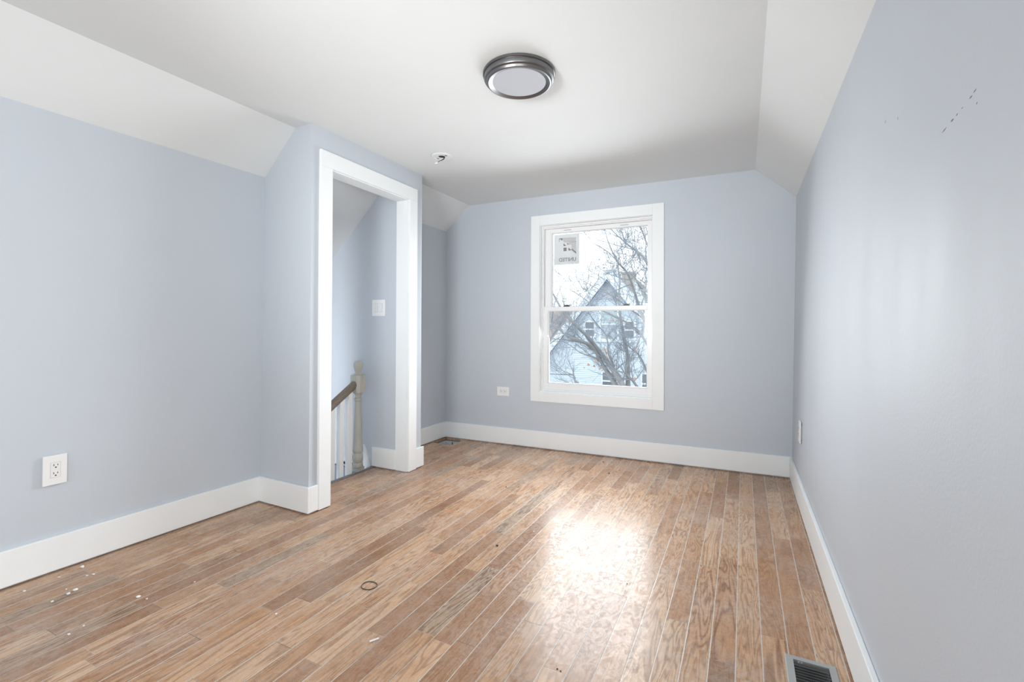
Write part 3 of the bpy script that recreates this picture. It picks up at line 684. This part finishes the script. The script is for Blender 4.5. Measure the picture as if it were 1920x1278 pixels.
# rubber band
bm = BM(); pts = []
rc_ = Vector((-1.436, 1.527, 0.0018))
n = 40; P = []
for i in range(n):
    q = 2 * math.pi * i / n; P.append(rc_ + Vector((.032 * math.cos(q) - .006 * math.sin(q), .030 * math.sin(q) - .004 * math.cos(q), 0)) * (1 + .05 * math.sin(3 * q)))
rings = []
P = [rc_ + (p - rc_) for p in P]
for i in range(n):
    q = 2 * math.pi * i / n; p = Vector((-1.436 + .034 * math.cos(q) * (1 + .04 * math.sin(3 * q)), 1.527 + .031 * math.sin(q) * (1 + .05 * math.cos(2 * q)), .0018))
    d = Vector((math.cos(q), math.sin(q), 0)); rings.append([bm.verts.new(p + d * .0014 * math.cos(w) + Vector((0, 0, .0016 * math.sin(w)))) for w in (0, 1.047, 2.094, 3.1416, 4.189, 5.236)])
for i in range(n):
    A, B = rings[i], rings[(i + 1) % n]
    for k in range(6): bm.faces.new((A[k], A[(k + 1) % 6], B[(k + 1) % 6], B[k]))
tag(link('rubber_band', bm, RUBBER, smooth='all'), 'thin dark rubber band loop lying on the floorboards', 'rubber band')
bm = BM(); tube(bm, [(-1.176, 1.255, .0035), (-1.160, 1.283, .0035)], [.003, .003], 6)
tag(link('wood_sliver', bm, CRUMB), 'short pale sliver lying across a floorboard near the middle foreground', 'debris')

# ------------------------------------------------------------------ outdoors
bm = BM(); cube(bm, -60, 40, 4.6, 90, -3.4, -3.2); g = struct('ground', bm, GROUND)

# the neighbouring house with its steep gable
HY = 26.0; PX, PZ = -6.81, 4.35; SL = 1.228
house = thing('house', 'white clapboard house with a steep gable and three windows, seen behind the branches', 'house', (PX, HY, -3.2))
ivx = Matrix.Translation(-Vector(house.location))
def hp(name, bm, M, parent=None, **k):
    o = link(name, bm, M, parent or house, **k); o.matrix_parent_inverse = ivx if parent is None else Matrix.Identity(4); 
    if parent is not None: o.matrix_parent_inverse = parent.matrix_world.inverted() if False else Matrix.Identity(4); o.matrix_parent_inverse = Matrix.Translation((0, 0, 0))
    return o
bm = BM(); z = -3.2; dz = 0.115
def halfw(z): return max(0.0, (PZ - 0.35 - z) / SL)
while z < PZ - 0.5:
    z1_ = min(z + dz, PZ - 0.45); w0, w1 = min(halfw(z), 3.9), min(halfw(z1_), 3.9)
    v = [bm.verts.new(p) for p in ((PX - w0, HY - .028, z), (PX + w0, HY - .028, z), (PX + w1, HY, z1_), (PX - w1, HY, z1_), (PX - w0, HY + .2, z), (PX + w0, HY + .2, z), (PX + w1, HY + .2, z1_), (PX - w1, HY + .2, z1_))]
    for f in ((0, 1, 2, 3), (4, 7, 6, 5), (0, 4, 5, 1), (1, 5, 6, 2), (2, 6, 7, 3), (3, 7, 4, 0)): bm.faces.new([v[i] for i in f])
    z += dz
cube(bm, PX - 3.8, PX + 3.8, HY + .2, HY + 8, -3.2, -0.9)
wl_ = hp('clapboard_wall', bm, SIDING)
bm = BM(); A = [bm.verts.new((PX + x, y, zz)) for y in (HY - .05, HY + .1) for x, zz in ((-.78, 2.78), (.78, 2.78), (0, 3.85))]
bm.faces.new(A[:3]); bm.faces.new(A[3:][::-1])
for i in range(3): bm.faces.new((A[i], A[(i + 1) % 3], A[3 + (i + 1) % 3], A[3 + i]))
hp('gable_peak_shade', bm, GABLE)  # shade below the rake, put in as a grey triangle
for sgn in (-1, 1):
    bm = BM(); A = []
    for y in (HY - .45, HY + 8.2): A.append([bm.verts.new((PX + sgn * x, y, zz)) for x, zz in ((0, PZ + .12), (4.6, PZ + .12 - 4.6 * SL), (4.6, PZ - .10 - 4.6 * SL), (0, PZ - .10))])
    bm.faces.new(A[0]); bm.faces.new(A[1][::-1])
    for i in range(4): bm.faces.new((A[0][i], A[0][(i + 1) % 4], A[1][(i + 1) % 4], A[1][i]))
    rf = hp('roof', bm, HROOF)
    bm = BM(); A = []
    for y in (HY - .50, HY - .455): A.append([bm.verts.new((PX + sgn * x, y, zz)) for x, zz in ((0, PZ + .10), (4.6, PZ + .10 - 4.6 * SL), (4.6, PZ - .48 - 4.6 * SL), (0, PZ - .48))])
    bm.faces.new(A[0]); bm.faces.new(A[1][::-1])
    for i in range(4): bm.faces.new((A[0][i], A[0][(i + 1) % 4], A[1][(i + 1) % 4], A[1][i]))
    hp('rake_board', bm, HTRIM)
def hwin(x0, x1, z0, z1, glass_top, glass_bot, t=0.13):
    bm = BM()
    for r in ((x0 - t, x0, z0 - t, z1 + t), (x1, x1 + t, z0 - t, z1 + t), (x0, x1, z0 - t, z0), (x0, x1, z1, z1 + t), (x0, x1, (z0 + z1) / 2 - .04, (z0 + z1) / 2 + .04)): cube(bm, r[0], r[1], HY - .10, HY - .02, r[2], r[3])
    w = hp('house_window', bm, HTRIM)
    bm = BM(); cube(bm, x0, x1, HY - .06, HY - .03, z0, (z0 + z1) / 2 - .04); p = link('pane', bm, glass_bot, w); p.matrix_parent_inverse = Matrix.Identity(4)
    bm = BM(); cube(bm, x0, x1, HY - .06, HY - .03, (z0 + z1) / 2 + .04, z1); p = link('pane', bm, glass_top, w); p.matrix_parent_inverse = Matrix.Identity(4)
    for ch in w.children: ch.matrix_parent_inverse = ivx.inverted() @ ivx
hwin(-7.237, -6.323, .53, 2.20, BLINDM, CURTAIN)
hwin(-8.16, -7.66, .68, 1.475, HGLASS, HGLASS)
hwin(-5.88, -5.41, .60, 1.498, HGLASS, HGLASS)
hwin(-7.15, -6.28, -2.30, -1.36, HGLASS, HGLASS, .08)
hwin(-4.95, -4.55, -2.40, -1.36, HGLASS, HGLASS, .08)
bm = BM(); cube(bm, -8.3, -5.2, HY - .14, HY - .02, .36, .44); hp('window_sill', bm, HTRIM)
bm = BM(); cube(bm, -6.36, -5.74, HY + 1.2, HY + 1.8, 2.4, 4.30); cube(bm, -6.42, -5.68, HY + 1.14, HY + 1.86, 4.30, 4.42); hp('chimney', bm, CHIM)

h2 = thing('house', 'brown roofed house glimpsed at the left edge of the window view', 'house', (-15.2, 36, -3.2))
iv2 = Matrix.Translation(-Vector(h2.location))
bm = BM(); cube(bm, -18.5, -13.2, 35.2, 41, -3.2, .4); o = link('wall', bm, GABLE, h2); o.matrix_parent_inverse = iv2
bm = BM(); A = []
for x in (-18.8, -12.9): A.append([bm.verts.new((x, y, zz)) for y, zz in ((34.8, .25), (38.1, 3.0), (41.4, .25), (41.4, .05), (38.1, 2.75), (34.8, .05))])
bm.faces.new(A[0]); bm.faces.new(A[1][::-1])
for i in range(6): bm.faces.new((A[0][i], A[0][(i + 1) % 6], A[1][(i + 1) % 6], A[1][i]))
o = link('roof', bm, BROOF, h2); o.matrix_parent_inverse = iv2

# bare trees
def grow(bt, p, d, r, length, depth, spread, up):
    n = 5; pts = [Vector(p)]; rad = [r]; d = Vector(d).normalized()
    for i in range(n):
        d = (d + Vector((rnd.uniform(-1, 1), rnd.uniform(-1, 1) * .7, rnd.uniform(-.8, 1) + up)) * 0.17).normalized()
        pts.append(pts[-1] + d * length / n); rad.append(max(r * (1 - .75 * (i + 1) / n), .0028))
    tube(bt, pts, rad, 5 if r > .008 else 3)
    if depth > 0:
        for k in range(rnd.randint(3, 4)):
            i = rnd.randint(1, n - 1); ax = Vector((rnd.uniform(-1, 1), rnd.uniform(-.7, .7), rnd.uniform(-.7, 1))).normalized()
            nd = (d * .8 + ax * spread).normalized()
            grow(bt, pts[i], nd, max(rad[i] * .62, .003), length * rnd.uniform(.45, .75), depth - 1, spread, up)
def make_tree(label, trunk_pts, trunk_r, limbs, Y, lead, rscale, ntw, name='bare_tree'):
    root = thing(name, label, 'tree', (trunk_pts[0][0], trunk_pts[0][1], -3.2)); it = Matrix.Translation(-Vector(root.location))
    bm = BM(); sp = smooth_pts(trunk_pts, 5); tube(bm, sp, [trunk_r[0] + (trunk_r[1] - trunk_r[0]) * i / (len(sp) - 1) for i in range(len(sp))], 12)
    o = link('trunk', bm, BARK, root, smooth='all'); o.matrix_parent_inverse = it
    tw = BM()
    for key, (r0, L) in limbs.items():
        pts = []
        for i, (x, z) in enumerate(L): pts.append((x, Y + .25 * rscale * math.sin(i * 1.3 + len(key) + ord(key[0])), z))
        sp = smooth_pts(pts, 5); bm = BM(); rr = [max(r0 * (1 - .82 * i / (len(sp) - 1)), .004) for i in range(len(sp))]; tube(bm, sp, rr, 8)
        o = link('branch', bm, BARK, root, smooth='all'); o.matrix_parent_inverse = it
        for k in range(ntw):
            i = rnd.randint(2, len(sp) - 2); dd = (sp[i + 1] - sp[i - 1]).normalized()
            side = Vector((rnd.uniform(-1, 1), rnd.uniform(-.6, .6), rnd.uniform(-.6, 1))).normalized()
            grow(tw, sp[i], dd * .7 + side * .75, min(rr[i] * .55, .014), rnd.uniform(.35, .9) * rscale, 2, .8, .15)
    o = link('twigs', tw, TWIG, root); o.matrix_parent_inverse = it; o['kind'] = 'stuff'
    return root, it
A_L = dict(a=(.075, [(-2.01, -.85), (-2.27, -.08), (-2.52, .2), (-2.82, .5), (-3.12, .91), (-3.43, 1.29), (-3.69, 1.63), (-4.0, 2.0)]),
           b=(.062, [(-2.27, -.36), (-2.52, 0), (-2.78, .24), (-3.0, .64), (-3.16, .82), (-3.47, .93), (-3.81, 1.11), (-4.2, 1.25)]),
           v=(.055, [(-2.2, -.3), (-2.25, .15), (-2.28, .6), (-2.3, 1.06), (-2.32, 1.4), (-2.39, 1.86), (-2.44, 2.21), (-2.5, 2.7)]),
           r=(.035, [(-1.79, -.5), (-2.09, -.01), (-2.2, .26), (-1.96, .84), (-1.9, 1.4)]),
           lo=(.04, [(-2.2, -.75), (-2.76, -.4), (-3.3, -.11), (-3.49, .04), (-3.68, .04), (-4.1, .07)]),
           c1=(.022, [(-3.0, .64), (-3.24, .76), (-3.49, .84), (-3.88, .88), (-4.2, .95)]),
           c2=(.024, [(-2.5, .1), (-2.64, .3), (-2.88, .45), (-3.18, .58), (-3.43, .72), (-3.9, .9)]),
           m=(.024, [(-2.5, .3), (-2.56, .56), (-2.62, .83), (-2.76, 1.0), (-2.92, 1.17), (-3.06, 1.47), (-3.12, 1.76)]),
           d=(.026, [(-1.75, -.2), (-1.87, .22), (-1.99, .56), (-2.18, .78), (-2.3, 1.1)]))
ta, ita = make_tree('bare grey tree with leaning limbs and a few dry orange leaves outside the window',
                    [(-1.75, 10.0, -3.25), (-1.8, 10.0, -2.2), (-1.9, 10.0, -1.2), (-2.05, 10.0, -.7)], (.17, .10), A_L, 10.0, None, 1, 12)
for (x, z) in [(-2.63, .59), (-2.84, .4), (-3.1, .26), (-2.72, .28), (-2.03, .07), (-2.5, 1.08), (-3.55, 1.46), (-2.75, .25), (-2.49, 1.28), (-2.03, .7), (-2.59, .51), (-3.0, .33), (-2.9, .30), (-2.66, .66)]:
    bm = BM(); s = rnd.uniform(.022, .038); yy = 9.75 + rnd.uniform(-.1, .1); q = []
    for k in range(7):
        t_ = k * 2 * math.pi / 7; rr = s * (1 if k % 2 == 0 else .6); q.append((x + rr * math.cos(t_), yy + rnd.uniform(-.012, .012), z + rr * math.sin(t_)))
    V = [bm.verts.new(p) for p in q]; W = [bm.verts.new((p[0], p[1] + .002, p[2])) for p in q]; bm.faces.new(V); bm.faces.new(W[::-1])
    for i in range(7): bm.faces.new((V[i], V[(i + 1) % 7], W[(i + 1) % 7], W[i]))
    o = link('dry_leaf', bm, LEAF, ta); o.matrix_parent_inverse = ita; o['label'] = 'dry orange leaf still hanging on a twig'
KB = 6.6 / 8.5
B_L = dict(e=(.028, [(-1.1, 1.1), (-1.3, 1.44), (-1.52, 1.78), (-1.76, 2.03), (-2.0, 2.23), (-2.3, 2.55), (-2.55, 2.72)]),
           f=(.034, [(-1.1, 1.3), (-1.3, 1.82), (-1.55, 2.33), (-1.86, 2.61), (-2.1, 2.83), (-2.25, 2.99)]),
           g=(.036, [(-1.1, .4), (-1.25, .7), (-1.62, 1.35), (-1.81, 1.79), (-1.93, 2.13), (-2.05, 2.33), (-2.17, 2.64), (-2.3, 2.9)]),
           h=(.030, [(-1.1, 1.8), (-1.3, 2.19), (-1.57, 2.64), (-1.66, 2.89), (-1.76, 3.2)]),
           i=(.028, [(-1.1, 0), (-1.3, .32), (-1.62, .88), (-1.81, 1.16), (-2.15, 1.36), (-2.45, 1.51), (-2.81, 1.72), (-3.08, 1.88)]),
           j=(.020, [(-1.1, .8), (-1.34, 1.07), (-1.71, 1.35), (-2.05, 1.65), (-2.35, 1.81), (-2.86, 2.08)]),
           k=(.024, [(-1.2, .8), (-1.43, 1.26), (-1.62, 1.78), (-1.74, 2.12), (-1.86, 2.42)]))
B_L = {k: (r0 * KB, [(x * KB, CAM_H + (z - CAM_H) * KB) for x, z in L]) for k, (r0, L) in B_L.items()}
make_tree('bare slender tree whose branches fan into the upper window pane from its right edge',
          [(-.74, 6.6, -3.25), (-.76, 6.6, -1.5), (-.79, 6.6, .4), (-.82, 6.6, 1.3), (-.85, 6.6, 1.9)], (.10, .04), B_L, 6.6, None, .776, 11)
C_L = dict(p=(.020, [(-5.2, .4), (-5.0, .9), (-4.8, 1.3), (-4.6, 1.8), (-4.4, 2.2)]), q=(.018, [(-5.2, .5), (-4.8, .9), (-4.4, 1.3), (-4.1, 1.75)]),
           s=(.018, [(-5.2, .3), (-4.7, .7), (-4.2, 1.0), (-3.8, 1.3)]), u=(.018, [(-5.2, .6), (-5.1, 1.2), (-5.0, 1.8)]))
make_tree('small bare twiggy tree at the lower left of the upper window pane',
          [(-5.3, 12.0, -3.25), (-5.28, 12.0, -1.5), (-5.2, 12.0, .7)], (.09, .03), C_L, 12.0, None, 1, 14)

bpy.context.view_layer.update()
